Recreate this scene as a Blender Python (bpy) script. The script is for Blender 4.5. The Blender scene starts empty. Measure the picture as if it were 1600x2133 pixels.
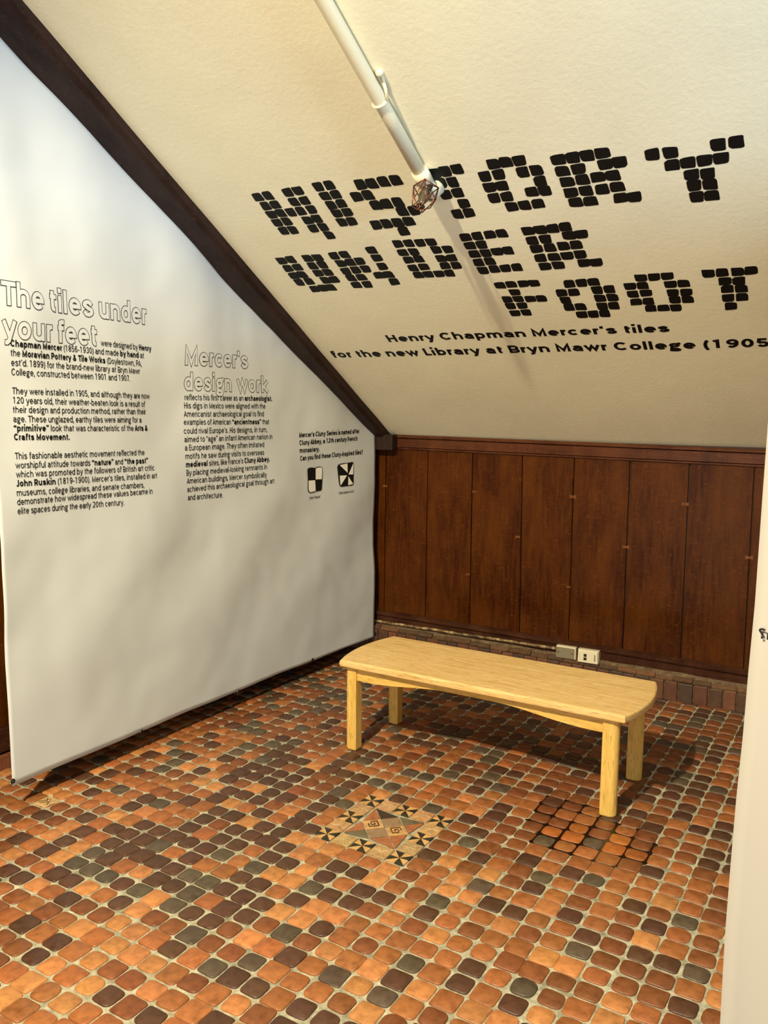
import bpy, bmesh, math, random
from mathutils import Vector, Matrix, noise

random.seed(7)
SC = bpy.context.scene
COL = SC.collection

# ------------------------------------------------------------------ camera
FPX = 1748.6                       # focal length in pixels of a 1600 x 2133 frame
YAW, PITCH, ROLL = -.5473, .1265, .0081
CAM = Vector((.9024, -1.8951, 1.5495))
cy_, sy_, cp_, sp_ = math.cos(YAW), math.sin(YAW), math.cos(PITCH), math.sin(PITCH)
FW = Vector((sy_*cp_, cy_*cp_, -sp_))
r0 = Vector((cy_, -sy_, 0)); u0 = r0.cross(FW)
RT = r0*math.cos(ROLL) + u0*math.sin(ROLL)
UP = u0*math.cos(ROLL) - r0*math.sin(ROLL)
cam = bpy.data.cameras.new('camera'); co = bpy.data.objects.new('camera', cam); COL.objects.link(co)
co.matrix_world = Matrix(((RT.x, UP.x, -FW.x, CAM.x), (RT.y, UP.y, -FW.y, CAM.y), (RT.z, UP.z, -FW.z, CAM.z), (0, 0, 0, 1)))
cam.sensor_fit = 'HORIZONTAL'; cam.sensor_width = 36; cam.lens = FPX/1600*36
cam.clip_start = .02
SC.camera = co

# ------------------------------------------------------------------ world, lights, exposure
SC.view_settings.view_transform = 'Standard'; SC.view_settings.look = 'None'
SC.view_settings.gamma = 1; SC.view_settings.use_curve_mapping = False
SC.view_settings.exposure = -0.38
w = bpy.data.worlds.new('world'); SC.world = w; w.use_nodes = True
w.node_tree.nodes['Background'].inputs[0].default_value = (1.0, .93, .80, 1)
w.node_tree.nodes['Background'].inputs[1].default_value = .05

def area(name, loc, target, size, power, color, sy=None):
    l = bpy.data.lights.new(name, 'AREA'); l.energy = power; l.color = color; l.size = size
    if sy: l.shape = 'RECTANGLE'; l.size_y = sy
    o = bpy.data.objects.new(name, l); COL.objects.link(o); o.location = loc
    o.rotation_euler = (Vector(target)-Vector(loc)).to_track_quat('-Z', 'Y').to_euler()
    return o
def bulb(name, loc, power, color, rad):
    l = bpy.data.lights.new(name, 'POINT'); l.energy = power; l.color = color; l.shadow_soft_size = rad
    o = bpy.data.objects.new(name, l); COL.objects.link(o); o.location = loc
    return o
def spot(name, loc, target, power, color, rad, ang, blend):
    l = bpy.data.lights.new(name, 'SPOT'); l.energy = power; l.color = color; l.shadow_soft_size = rad
    l.spot_size = math.radians(ang); l.spot_blend = blend
    o = bpy.data.objects.new(name, l); COL.objects.link(o); o.location = loc
    o.rotation_euler = (Vector(target)-Vector(loc)).to_track_quat('-Z', 'Y').to_euler()
spot('track_spotlight', (-.45, -2.45, 3.75), (-.6, .55, 0), 1700, (1, .86, .57), .055, 92, .8)
area('window_daylight', (2.75, -.1, 2.385), (-1.9, .4, 2.9), 1.0, 150, (.55, .77, 1.0), .07)
area('low_fill_light', (.3, -4.3, .30), (.2, -2.3, .75), 2.6, 95, (1, .94, .80), .5)  # added fill panel near the floor behind the viewer, brightens the sloping ceiling

# ------------------------------------------------------------------ pixel rays onto the real surfaces
def ray(x, y): return FW + RT*((x-800)/FPX) - UP*((y-1066.5)/FPX)
def hit(x, y, n, p0):
    d = ray(x, y); return CAM + d*((p0-CAM).dot(n)/d.dot(n))
def proj(p):
    d = Vector(p)-CAM; z = d.dot(FW)
    return 800+FPX*d.dot(RT)/z, 1066.5-FPX*d.dot(UP)/z, z
WY = .05                                     # the end wall stands a little askew to the tile courses
XA = Vector((math.cos(WY), math.sin(WY), 0)); WN = Vector((-math.sin(WY), math.cos(WY), 0))
W0 = Vector((0, 2.66, 0))
def wall(x, y, off=0):
    p = hit(x, y, WN, W0-WN*off); q = p-W0; return q.dot(XA), q.z     # (u, z)
def wp(u, z, off=0): return W0 + XA*u + Vector((0, 0, z)) - WN*off
EL = math.radians(31.3)
C0 = Vector((0, 2.66, 1.362))
VA = Vector((math.sin(WY)*math.cos(EL), -math.cos(WY)*math.cos(EL), math.sin(EL)))
CN = XA.cross(VA)                            # sign fixed below: points into the room
if CN.z > 0: CN = -CN
def ceil(x, y, off=0):
    q = hit(x, y, CN, C0+CN*off)-C0; return q.dot(XA), q.dot(VA)
def cpnt(u, v, off=0): return C0 + XA*u + VA*v + CN*off

# ------------------------------------------------------------------ helpers
def obj(name, verts, faces, mat=None, parent=None, smooth=False, loc=None):
    me = bpy.data.meshes.new(name); me.from_pydata([tuple(v) for v in verts], [], faces); me.validate()
    if smooth:
        me.polygons.foreach_set('use_smooth', [True]*len(me.polygons))
    if mat: me.materials.append(mat)
    o = bpy.data.objects.new(name, me); COL.objects.link(o)
    if parent: o.parent = parent
    if loc: o.location = loc
    return o
def empty(name, loc=(0, 0, 0)):
    o = bpy.data.objects.new(name, None); o.empty_display_size = .1; COL.objects.link(o); o.location = loc; return o
def tag(o, label=None, cat=None, group=None, kind=None):
    if label: o['label'] = label
    if cat: o['category'] = cat
    if group: o['group'] = group
    if kind: o['kind'] = kind
    return o
class MB:
    def __init__(s): s.v = []; s.f = []
    def add(s, v, f):
        n = len(s.v); s.v += [Vector(p) for p in v]; s.f += [tuple(i+n for i in q) for q in f]; return s
    def frame(s, o, ax, ay, az, x0, x1, y0, y1, z0, z1, b=0):
        bm = bmesh.new(); bmesh.ops.create_cube(bm, size=1)
        for v in bm.verts:
            v.co = Vector((x0 if v.co.x < 0 else x1, y0 if v.co.y < 0 else y1, z0 if v.co.z < 0 else z1))
        if b: bmesh.ops.bevel(bm, geom=bm.edges[:], offset=b, segments=2, affect='EDGES', profile=.6)
        bm.verts.index_update()
        s.add([o+ax*v.co.x+ay*v.co.y+az*v.co.z for v in bm.verts], [[v.index for v in f.verts] for f in bm.faces]); bm.free(); return s
    def box(s, x0, x1, y0, y1, z0, z1, b=0):
        return s.frame(Vector(), Vector((1, 0, 0)), Vector((0, 1, 0)), Vector((0, 0, 1)), x0, x1, y0, y1, z0, z1, b)
    def tube(s, pts, r, n=12, cap=True):
        pts = [Vector(p) for p in pts]; rr = r if isinstance(r, (list, tuple)) else [r]*len(pts)
        rings = []; prev = None
        for i, p in enumerate(pts):
            t = (pts[min(i+1, len(pts)-1)]-pts[max(i-1, 0)]).normalized()
            a = prev if prev is not None else t.orthogonal().normalized()
            a = (a - t*a.dot(t)).normalized(); b = t.cross(a); prev = a
            rings.append([p+(a*math.cos(k*2*math.pi/n)+b*math.sin(k*2*math.pi/n))*rr[i] for k in range(n)])
        v = [q for R in rings for q in R]; f = []
        for i in range(len(pts)-1):
            for k in range(n):
                f.append((i*n+k, i*n+(k+1) % n, (i+1)*n+(k+1) % n, (i+1)*n+k))
        if cap: f += [tuple(range(n))[::-1], tuple((len(pts)-1)*n+k for k in range(n))]
        return s.add(v, f)
    def ball(s, c, r, n=16):
        bm = bmesh.new(); bmesh.ops.create_uvsphere(bm, u_segments=n, v_segments=n//2, radius=r); bm.verts.index_update()
        s.add([Vector(c)+v.co for v in bm.verts], [[v.index for v in f.verts] for f in bm.faces]); bm.free(); return s
    def build(s, name, mat=None, parent=None, smooth=False):
        return obj(name, s.v, s.f, mat, parent, smooth)
X_, Y_, Z_ = Vector((1, 0, 0)), Vector((0, 1, 0)), Vector((0, 0, 1))

# ------------------------------------------------------------------ materials
def mat(name, base, rough=.6, spec=.5):
    m = bpy.data.materials.new(name); m.use_nodes = True; b = m.node_tree.nodes['Principled BSDF']
    b.inputs['Base Color'].default_value = (*base, 1); b.inputs['Roughness'].default_value = rough
    b.inputs['Specular IOR Level'].default_value = spec
    return m, m.node_tree, b
def N(nt, t, **kw):
    n = nt.nodes.new(t)
    for k, v in kw.items():
        if k in n.inputs.keys() if isinstance(k, str) and hasattr(n.inputs, 'keys') else False: n.inputs[k].default_value = v
        else: setattr(n, k, v)
    return n
def L(nt, a, b): nt.links.new(a, b)
def coords(nt, scale=(1, 1, 1), rot=(0, 0, 0)):
    tc = nt.nodes.new('ShaderNodeTexCoord'); mp = nt.nodes.new('ShaderNodeMapping')
    mp.inputs['Scale'].default_value = scale; mp.inputs['Rotation'].default_value = rot
    L(nt, tc.outputs['Object'], mp.inputs['Vector']); return mp.outputs['Vector']
def noi(nt, vec, scale, detail=4, rough=.6, dist=0):
    n = nt.nodes.new('ShaderNodeTexNoise'); n.inputs['Scale'].default_value = scale; n.inputs['Detail'].default_value = detail
    n.inputs['Roughness'].default_value = rough; n.inputs['Distortion'].default_value = dist
    L(nt, vec, n.inputs['Vector']); return n.outputs['Fac']
def ramp(nt, fac, stops):
    r = nt.nodes.new('ShaderNodeValToRGB'); e = r.color_ramp.elements
    e[0].position, e[0].color = stops[0][0], (*stops[0][1], 1); e[1].position, e[1].color = stops[-1][0], (*stops[-1][1], 1)
    for p, c in stops[1:-1]:
        q = e.new(p); q.color = (*c, 1)
    L(nt, fac, r.inputs['Fac']); return r.outputs['Color']
def mixc(nt, fac, a, b, mode='MIX'):
    m = nt.nodes.new('ShaderNodeMix'); m.data_type = 'RGBA'; m.blend_type = mode
    for s, v in ((m.inputs[0], fac), (m.inputs[6], a), (m.inputs[7], b)):
        if isinstance(v, (int, float)): s.default_value = v
        elif isinstance(v, tuple): s.default_value = (*v, 1)
        else: L(nt, v, s)
    return m.outputs[2]
def bump(nt, b, h, strength=.3, dist=.002):
    n = nt.nodes.new('ShaderNodeBump'); n.inputs['Strength'].default_value = strength; n.inputs['Distance'].default_value = dist
    L(nt, h, n.inputs['Height']); L(nt, n.outputs['Normal'], b.inputs['Normal']); return n

# plaster
M_plaster, nt, b = mat('plaster', (.72, .63, .49), .75, .3)
v = coords(nt)
f1 = noi(nt, v, 55, 5, .6); f2 = noi(nt, v, 3.2, 3, .5)
add = nt.nodes.new('ShaderNodeMath'); add.operation = 'MULTIPLY_ADD'; add.inputs[1].default_value = 2.2
L(nt, f2, add.inputs[0]); L(nt, f1, add.inputs[2])
bump(nt, b, add.outputs[0], .38, .0022)
L(nt, ramp(nt, f2, [(.3, (.80, .77, .60)), (.7, (.845, .815, .64))]), b.inputs['Base Color'])
# grout
M_grout, nt, b = mat('grout', (.4, .38, .27), .85, .3)
v = coords(nt)
L(nt, ramp(nt, noi(nt, v, 28, 6, .7), [(.30, (.15, .135, .09)), (.46, (.30, .28, .20)), (.66, (.54, .50, .37))]), b.inputs['Base Color'])
bump(nt, b, noi(nt, v, 160, 4), .6, .002)
# fired tile, colour from the object / from a vertex colour
def tile_mat(name, src):
    m, nt, b = mat(name, (.4, .15, .06), .42, .45)
    v = nt.nodes.new('ShaderNodeNewGeometry').outputs['Position']
    if src == 'obj': c = nt.nodes.new('ShaderNodeObjectInfo').outputs['Color']
    else:
        a = nt.nodes.new('ShaderNodeAttribute'); a.attribute_name = 'tint'; c = a.outputs['Color']
    n1 = noi(nt, v, 38, 5, .65)
    c = mixc(nt, 1.0, c, ramp(nt, n1, [(.25, (.60, .56, .52)), (.5, (.98, .98, .98)), (.75, (1.25, 1.27, 1.25))]), 'MULTIPLY')
    spk = noi(nt, v, 420, 2, .5)
    c = mixc(nt, ramp(nt, spk, [(.70, (0, 0, 0)), (.76, (.35, .35, .35))]), c, (.5, .42, .3))
    L(nt, c, b.inputs['Base Color'])
    L(nt, ramp(nt, n1, [(.3, (.34, .34, .34)), (.7, (.55, .55, .55))]), b.inputs['Roughness'])
    bump(nt, b, noi(nt, v, 130, 4), .45, .0015)
    return m
M_tile = tile_mat('fired_clay', 'obj'); M_tilev = tile_mat('fired_clay_field', 'vert')
# panelling oak
def oak(name, dark, mid, light, rough=.38, scale=(22, 22, 1.6)):
    m, nt, b = mat(name, mid, rough, .10)
    oi = nt.nodes.new('ShaderNodeObjectInfo')
    tc = nt.nodes.new('ShaderNodeTexCoord'); sh = nt.nodes.new('ShaderNodeVectorMath'); sh.operation = 'ADD'
    ml = nt.nodes.new('ShaderNodeMath'); ml.operation = 'MULTIPLY'; ml.inputs[1].default_value = 17
    L(nt, oi.outputs['Random'], ml.inputs[0]); L(nt, tc.outputs['Object'], sh.inputs[0]); L(nt, ml.outputs[0], sh.inputs[1])
    mp = nt.nodes.new('ShaderNodeMapping'); mp.inputs['Scale'].default_value = scale; L(nt, sh.outputs[0], mp.inputs['Vector'])
    g = noi(nt, mp.outputs[0], 3, 6, .7, .4)
    mp2 = nt.nodes.new('ShaderNodeMapping'); mp2.inputs['Scale'].default_value = (2.5, 2.5, .9); L(nt, sh.outputs[0], mp2.inputs['Vector'])
    bl = noi(nt, mp2.outputs[0], 2.2, 4, .6)
    mp3 = nt.nodes.new('ShaderNodeMapping'); mp3.inputs['Scale'].default_value = (6, 6, 14); L(nt, sh.outputs[0], mp3.inputs['Vector'])
    fl = noi(nt, mp3.outputs[0], 6, 3, .6, 1.2)
    c = ramp(nt, g, [(.3, dark), (.5, mid), (.72, light)])
    c = mixc(nt, ramp(nt, bl, [(.42, (0, 0, 0)), (.66, (.95, .95, .95))]), c, light)
    c = mixc(nt, ramp(nt, fl, [(.56, (0, 0, 0)), (.72, (.38, .38, .38))]), c, tuple(min(1, k*2.2) for k in light))
    L(nt, c, b.inputs['Base Color']); bump(nt, b, g, .15, .001)
    return m
M_oak = oak('dark_oak', (.022, .0040, .0003), (.044, .0098, .0008), (.085, .024, .0024))
M_rail = oak('oak_rail', (.036, .012, .006), (.062, .020, .010), (.10, .034, .015), .3, (2, 2, 24))
M_key = oak('key_oak', (.07, .022, .006), (.12, .042, .012), (.17, .065, .02))
M_skirt = oak('oak_skirt', (.022, .008, .005), (.04, .014, .008), (.07, .027, .014), .32, (2, 2, 24))
M_beam = oak('stained_beam', (.012, .007, .006), (.02, .011, .009), (.032, .018, .015), .45, (6, 2, 2))
# light bench wood: grain along x
def pale(name, scale, a, bb, c):
    m, nt, b = mat(name, a, .33, .5)
    v = coords(nt, scale); g = noi(nt, v, 4, 6, .68, .35)
    fine = noi(nt, coords(nt, tuple(k*3.2 for k in scale)), 5, 3, .6)
    col = ramp(nt, g, [(.28, a), (.48, bb), (.62, c)])
    col = mixc(nt, ramp(nt, fine, [(.54, (0, 0, 0)), (.68, (.75, .75, .75))]), col, tuple(k*.55 for k in a))
    L(nt, col, b.inputs['Base Color']); bump(nt, b, fine, .08, .0006); return m
M_seat = pale('bench_top_wood', (1.3, 14, 14), (.56, .345, .115), (.72, .475, .19), (.78, .545, .25))
M_leg = pale('bench_leg_wood', (14, 14, 1.3), (.62, .37, .08), (.72, .465, .12), (.78, .52, .16))
M_apron = pale('bench_apron_wood', (1.3, 14, 14), (.62, .37, .08), (.72, .465, .12), (.78, .52, .16))
# fabric banner
def fabric(name, base, tr):
    m, nt, b = mat(name, base, .55, .35)
    v = coords(nt); bump(nt, b, noi(nt, v, 900, 2), .12, .0004)
    return m
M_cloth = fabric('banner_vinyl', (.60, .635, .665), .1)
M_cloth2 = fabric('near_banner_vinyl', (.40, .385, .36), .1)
M_ink, nt, b = mat('black_print', (.006, .006, .006), .5, .3)
M_vinyl, nt, b = mat('black_vinyl', (.0025, .003, .004), .5, .25)
M_white, nt, b = mat('white_print', (.85, .84, .8), .6, .3)
M_pipe, nt, b = mat('white_paint', (.66, .60, .43), .4, .5)
bump(nt, b, noi(nt, coords(nt), 40, 3), .2, .002)
M_cream, nt, b = mat('cream_plastic', (.72, .66, .48), .35, .5)
M_plate, nt, b = mat('grey_cover_plate', (.21, .18, .115), .4, .5)
M_black, nt, b = mat('black_plastic', (.01, .01, .014), .4, .5)
M_copper, nt, b = mat('copper_wire', (.16, .045, .022), .35, .6); b.inputs['Metallic'].default_value = .7
M_iron, nt, b = mat('dark_brass', (.07, .045, .025), .4, .5); b.inputs['Metallic'].default_value = .6
M_bulb, nt, b = mat('smoked_bulb', (.07, .055, .035), .2, .5)
b.inputs['Transmission Weight'].default_value = .1
M_conduit, nt, b = mat('worn_conduit', (.5, .4, .2), .4, .5)
v = coords(nt, (9, 9, 9))
L(nt, ramp(nt, noi(nt, v, 3, 5, .7), [(.40, (.05, .028, .014)), (.54, (.22, .14, .06)), (.68, (.58, .46, .25))]), b.inputs['Base Color'])
M_mortar, nt, b = mat('rough_mortar', (.16, .12, .08), .9, .2)
v = coords(nt)
L(nt, ramp(nt, noi(nt, v, 30, 6, .7), [(.3, (.06, .035, .02)), (.7, (.22, .15, .09))]), b.inputs['Base Color']); bump(nt, b, noi(nt, v, 60, 4), .8, .005)
M_dark, nt, b = mat('dark_wood_wall', (.03, .012, .007), .5, .4)
M_eye, nt, b = mat('blackened_steel', (.03, .03, .03), .35, .5); b.inputs['Metallic'].default_value = .8
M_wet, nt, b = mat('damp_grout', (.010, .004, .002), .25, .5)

# ------------------------------------------------------------------ setting: floor
P = .0762
XL, XR, YB, YF = -2.27, 2.9, -3.2, 2.62
floor = obj('floor', [(XL-.1, YB, -.0), (XR, YB, 0), (XR, 2.9, 0), (XL-.1, 2.9, 0)], [(0, 1, 2, 3)], M_grout)
tag(floor, kind='structure', label='tiled floor of small square terracotta and brown quarry tiles with wide pale grout')
PAL = {'L': (.44, .180, .060), 'O': (.30, .104, .032), 'R': (.185, .060, .020), 'B': (.080, .034, .018), 'G': (.085, .060, .038), 'W': (.34, .105, .022)}
ROWS = {   # k: (first j, codes) read off the photograph
 -9: (-13, 'LOO'), -8: (-14, 'OLOLOO'), -7: (-16, 'RRBLOLBRB'), -6: (-17, 'OBOBOLRRLOO'),
 -5: (-19, 'OROROLOLLLORO' 'LRB'), -4: (-20, 'BBLOBRRLLOBOGBBOBB'), -3: (-22, 'RLROBBLOBLRRGRRGOOORLR'),
 -2: (-23, 'OBOBLGGGBGLGBBRLOBOGLGOR'), -1: (-22, 'OLBLGBOLBBGOBBRGRLOLBLOLL'),
 0: (-20, 'BOBBBBBGGBBBLLBORO' 'GOBOBLO'), 1: (-19, 'BBBGOBOOBBOBLLOO' 'OOOBOGROL'),
 2: (-17, 'BBBBGOGLLGBBRLRLOORRRRLOR'), 3: (-15, 'OBBOBBLBOBBLBOROOLLORRBR'),
 4: (-16, 'BRBBBBLOBBLORGOOLROGRRROL'), 5: (-17, 'OBBLBBLLLOOLROLLBBOOBRBBGO'),
 6: (-18, 'OBLOBOBB'), 7: (-18, 'LBBBRLBO'), 8: (-20, 'BLBRLBBOBO'), 9: (-21, 'OLRBBBBRRBG'),
 10: (-22, 'OOBRBBBBRRGO'), 11: (-22, 'BOGOGBRBRRBO'), 12: (-24, 'OBOOGRBBBLBBBG'), 13: (-24, 'ROOORGBROOBO'),
 14: (-26, 'RRRBGGRBGRROB')}
ROWS2 = {  # right of the mosaic
 6: (-5, 'OOLGOOLBORLORO'), 7: (-5, 'BLRLRBORORBOROOO'[:14]), 8: (-5, 'ROBORGOROBRGOO'), 9: (-5, 'RGRRBOBGOOLORO'),
 10: (-5, 'RBRROOOOOOOOR'), 11: (-4, 'RRRGOOORBOOR'), 12: (-4, 'BRRWWGWWOORO'), 13: (-4, 'BORRWRWRRRBB'),
 14: (-3, 'OROORORORB'), 15: (-2, 'BROBRBRORB'), 16: (-1, 'RORBROBB'), 17: (0, 'RBORBOB')}
def code(j, k):
    for T in (ROWS2, ROWS):
        if k in T:
            j0, s = T[k]
            if 0 <= j-j0 < len(s): return s[j-j0]
    r = random.random()
    if k > 16 and j < -14: return 'R' if r < .42 else 'O' if r < .62 else 'B' if r < .82 else 'G'
    if k > 14: return 'R' if r < .45 else 'B' if r < .75 else 'O' if r < .9 else 'G'
    return 'O' if r < .4 else 'R' if r < .6 else 'L' if r < .75 else 'B' if r < .92 else 'G'
def tile_shape(w, h, e, seed, n=20, top=.0048):
    rnd = random.Random(seed); v = []; f = []
    ph = [rnd.uniform(0, 6.28) for _ in range(3)]
    out = []
    for i in range(n):
        a = (i+.5)*2*math.pi/n; c, s = math.cos(a), math.sin(a)
        r = 1+.022*math.sin(2*a+ph[0])+.018*math.sin(3*a+ph[1])+.012*math.sin(5*a+ph[2])
        out.append((w*.5*r*math.copysign(abs(c)**(2/e), c), h*.5*r*math.copysign(abs(s)**(2/e), s)))
    for (x, y) in out: v.append((x*1.02, y*1.02, -.001))
    for (x, y) in out: v.append((x, y, top*.62))
    for (x, y) in out: v.append((x*.93, y*.93, top*.97))
    v.append((0, 0, top*1.03))
    for i in range(n):
        q = (i+1) % n; f += [(i, q, n+q, n+i), (n+i, n+q, 2*n+q, 2*n+i), (2*n+i, 2*n+q, 3*n)]
    return v, f
VAR = []
for s in range(18):
    rnd = random.Random(100+s)
    big = s % 5 == 0
    v, f = tile_shape(P*rnd.uniform(.865, .925) if not big else P*.965, P*rnd.uniform(.85, .91) if not big else P*.95, rnd.uniform(2.8, 5.2) if not big else 7, s)
    me = bpy.data.meshes.new('tile'); me.from_pydata(v, [], f); me.polygons.foreach_set('use_smooth', [True]*len(me.polygons)); me.materials.append(M_tile)
    VAR.append((me, v, f))
cand = []
for j in range(-30, 38):
    for k in range(-42, 35):
        x, y = j*P, k*P
        if y > YF-.02 or x > XR: continue
        if -10 <= j <= -6 and 6 <= k <= 10: continue
        c = code(j, k); s = random.randrange(18)
        if c in 'LO' and random.random() < .25: s = 5*random.randrange(4) % 20
        s %= 18
        base = PAL[c]; t = random.uniform(.86, 1.14)
        colr = tuple(min(1, q*t*random.uniform(.95, 1.05)) for q in base)
        loc = (x+random.gauss(0, .0012), y+random.gauss(0, .0012), random.uniform(-.0008, .0008))
        rot = random.gauss(0, .02)+(math.pi if random.random() < .5 else 0)
        px, py, z = proj((x, y, 0)); vis = z > .1 and -20 < px < 1535 and py < 2150 and py > 0
        cand.append((not vis, z, s, colr, loc, rot))
cand.sort(key=lambda q: (q[0], q[1]))
for q in cand[:300]:
    o = bpy.data.objects.new('tile', VAR[q[2]][0]); COL.objects.link(o); o.parent = floor
    o.location = q[4]; o.rotation_euler = (0, 0, q[5]); o.color = (*q[3], 1)
vv, ff, cc = [], [], []
for q in cand[300:]:
    _, v, f = VAR[q[2]]; n = len(vv); c, s = math.cos(q[5]), math.sin(q[5]); lx, ly, lz = q[4]
    vv += [(lx+c*a-s*b_, ly+s*a+c*b_, lz+z) for a, b_, z in v]; ff += [tuple(i+n for i in g) for g in f]; cc += [q[3]]*len(v)
fo = obj('tile_field', vv, ff, M_tilev, floor, True); tag(fo, kind='stuff')
at = fo.data.color_attributes.new('tint', 'FLOAT_COLOR', 'POINT')
at.data.foreach_set('color', [x for c in cc for x in (*c, 1)])
# damp grout around a handful of tiles
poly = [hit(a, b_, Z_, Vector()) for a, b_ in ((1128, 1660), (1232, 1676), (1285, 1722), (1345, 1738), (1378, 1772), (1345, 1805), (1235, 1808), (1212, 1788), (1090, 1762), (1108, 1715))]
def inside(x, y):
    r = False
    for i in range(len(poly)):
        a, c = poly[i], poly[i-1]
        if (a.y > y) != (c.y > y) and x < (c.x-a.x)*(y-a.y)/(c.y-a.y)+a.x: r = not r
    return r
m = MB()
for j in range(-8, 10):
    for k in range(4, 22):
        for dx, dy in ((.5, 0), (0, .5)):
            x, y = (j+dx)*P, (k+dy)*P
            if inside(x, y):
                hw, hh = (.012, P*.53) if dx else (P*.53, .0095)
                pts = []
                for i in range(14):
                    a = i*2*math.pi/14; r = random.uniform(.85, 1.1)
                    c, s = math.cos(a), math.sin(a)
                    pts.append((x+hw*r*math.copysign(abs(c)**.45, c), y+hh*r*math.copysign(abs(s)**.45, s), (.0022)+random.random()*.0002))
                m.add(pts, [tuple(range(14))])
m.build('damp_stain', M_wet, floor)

# mosaic medallion: j -10..-6, k 6..10
def flat(name, pts, colr, top=.0055, z0=-.001):
    """a prism tile from a convex outline, slightly pillowed edge"""
    n = len(pts); cx = sum(p[0] for p in pts)/n; cy = sum(p[1] for p in pts)/n
    v = [(p[0], p[1], z0) for p in pts]+[(p[0], p[1], top*.8) for p in pts]+[(cx+(p[0]-cx)*.94, cy+(p[1]-cy)*.94, top) for p in pts]
    f = []
    for i in range(n):
        q = (i+1) % n; f += [(i, q, n+q, n+i), (n+i, n+q, 2*n+q, 2*n+i)]
    f.append(tuple(range(2*n, 3*n)))
    o = obj(name, v, f, M_tile, floor); o.color = (*colr, 1); return o
CREAM, TAN, BLK, RED, GRY = (.55, .32, .13), (.42, .27, .12), (.022, .022, .014), (.33, .12, .05), (.13, .105, .06)
for a in range(5):
    for c in range(5):
        j, k = -10+a, 6+c; x, y = j*P, k*P; h = P*.47
        if 0 < a < 4 and 0 < c < 4: continue
        if (a+c) % 2 == 0:       # pinwheel of eight triangles
            ring = [(h, 0), (h, h), (0, h), (-h, h), (-h, 0), (-h, -h), (0, -h), (h, -h)]
            for i in range(8):
                p, q = ring[i], ring[(i+1) % 8]; s = .965
                mx, my = (p[0]+q[0])/3, (p[1]+q[1])/3
                T = [(x+mx+(u-mx)*s, y+my+(w_-my)*s) for u, w_ in ((0, 0), p, q)]
                flat('pinwheel_piece', T, BLK if i % 2 == 0 else CREAM)
        else:                    # buff tile with raised veins
            flat('relief_tile', [(x-h, y-h), (x+h, y-h), (x+h, y+h), (x-h, y+h)], tuple(t*random.uniform(.85, 1.1) for t in TAN))
            m = MB()
            for i in range(6):
                a0 = i*math.pi/3+random.uniform(-.3, .3); r = h*.92
                e = (max(-h*.92, min(h*.92, r*1.3*math.cos(a0))), max(-h*.92, min(h*.92, r*1.3*math.sin(a0))))
                mid = (e[0]*.5+random.uniform(-.008, .008), e[1]*.5+random.uniform(-.008, .008))
                m.tube([(x, y, .0055), (x+mid[0], y+mid[1], .006), (x+e[0], y+e[1], .0055)], .0013, 5)
            o = m.build('vein', M_tile, floor); o.color = (.50, .37, .20, 1); o['kind'] = 'stuff'
cx, cy = -8*P, 8*P; H = 1.5*P*.97; Q = P*1.02
qc = [(-Q*1.25, -Q*.05), (-Q*.05, -Q*1.25), (Q*1.25, Q*.05), (Q*.05, Q*1.25)]   # corners of the turned square
def mid(a, b_): return ((a[0]+b_[0])/2, (a[1]+b_[1])/2)
def shr(T, s=.93):
    mx = sum(t[0] for t in T)/len(T); my = sum(t[1] for t in T)/len(T)
    return [(cx+mx+(t[0]-mx)*s, cy+my+(t[1]-my)*s) for t in T]
ms = [mid(qc[i], qc[(i+1) % 4]) for i in range(4)]
for i in range(4):
    T = [(0, 0), ms[i-1], qc[i], ms[i]]
    t = flat('centre_tile', shr(T), (.27, .17, .10) if i % 2 else CREAM)
    if i % 2 == 0:
        o_ = [sum(p[0] for p in T)/4+cx, sum(p[1] for p in T)/4+cy]
        e1 = Vector((ms[i-1][0], ms[i-1][1])); e2 = Vector((ms[i][0], ms[i][1])); e1 = e1.normalized()*.018; e2 = e2.normalized()*.018
        m = MB()
        def bar(a, c, z=.0062):
            p = [o_[0]+e1.x*a[0]+e2.x*a[1], o_[1]+e1.y*a[0]+e2.y*a[1], z]; q = [o_[0]+e1.x*c[0]+e2.x*c[1], o_[1]+e1.y*c[0]+e2.y*c[1], z]
            m.tube([p, q], .0023, 5)
        bar((-1, -1), (-1, 1)); bar((-1, -1), (1, -1)); bar((1, -1), (1, .3)); bar((-1, 1), (.2, 1)); bar((-.3, -.3), (.4, -.3)); bar((-.3, -.3), (-.3, .5)); bar((.1, .5), (.6, .3))
        o = m.build('emblem', M_tile, floor); o.color = (.06, .022, .01, 1)
sq = [(-H, -H), (H, -H), (H, H), (-H, H)]
order = [(sq[0], qc[0], qc[1]), (sq[1], qc[1], qc[2]), (sq[2], qc[2], qc[3]), (sq[3], qc[3], qc[0])]
for i, (s_, a, c) in enumerate(order):
    mm = mid(a, c)
    flat('corner_triangle', shr([s_, c, mm], .9), (GRY, RED, GRY, RED)[i])
    flat('corner_triangle', shr([s_, mm, a], .9), (RED, RED, RED, (.05, .03, .02))[i])
# one cream relief tile near the left banner's foot
p = hit(105, 1671, Z_, Vector()); p = Vector((round(p.x/P)*P, round(p.y/P)*P, 0))
flat('relief_tile', [(p.x-.034, p.y-.034), (p.x+.034, p.y-.034), (p.x+.034, p.y+.034), (p.x-.034, p.y+.034)], (.52, .34, .16), .0062)
m = MB()
for T in (((-.025, -.02), (0, .02), (.02, -.01)), ((-.02, .02), (.005, -.005), (.025, .02)), ((-.01, -.025), (.01, .0), (.025, -.02))):
    m.tube([(p.x+a, p.y+c, .0064) for a, c in T], .002, 5)
o = m.build('relief', M_tile, floor); o.color = (.13, .075, .03, 1)

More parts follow.
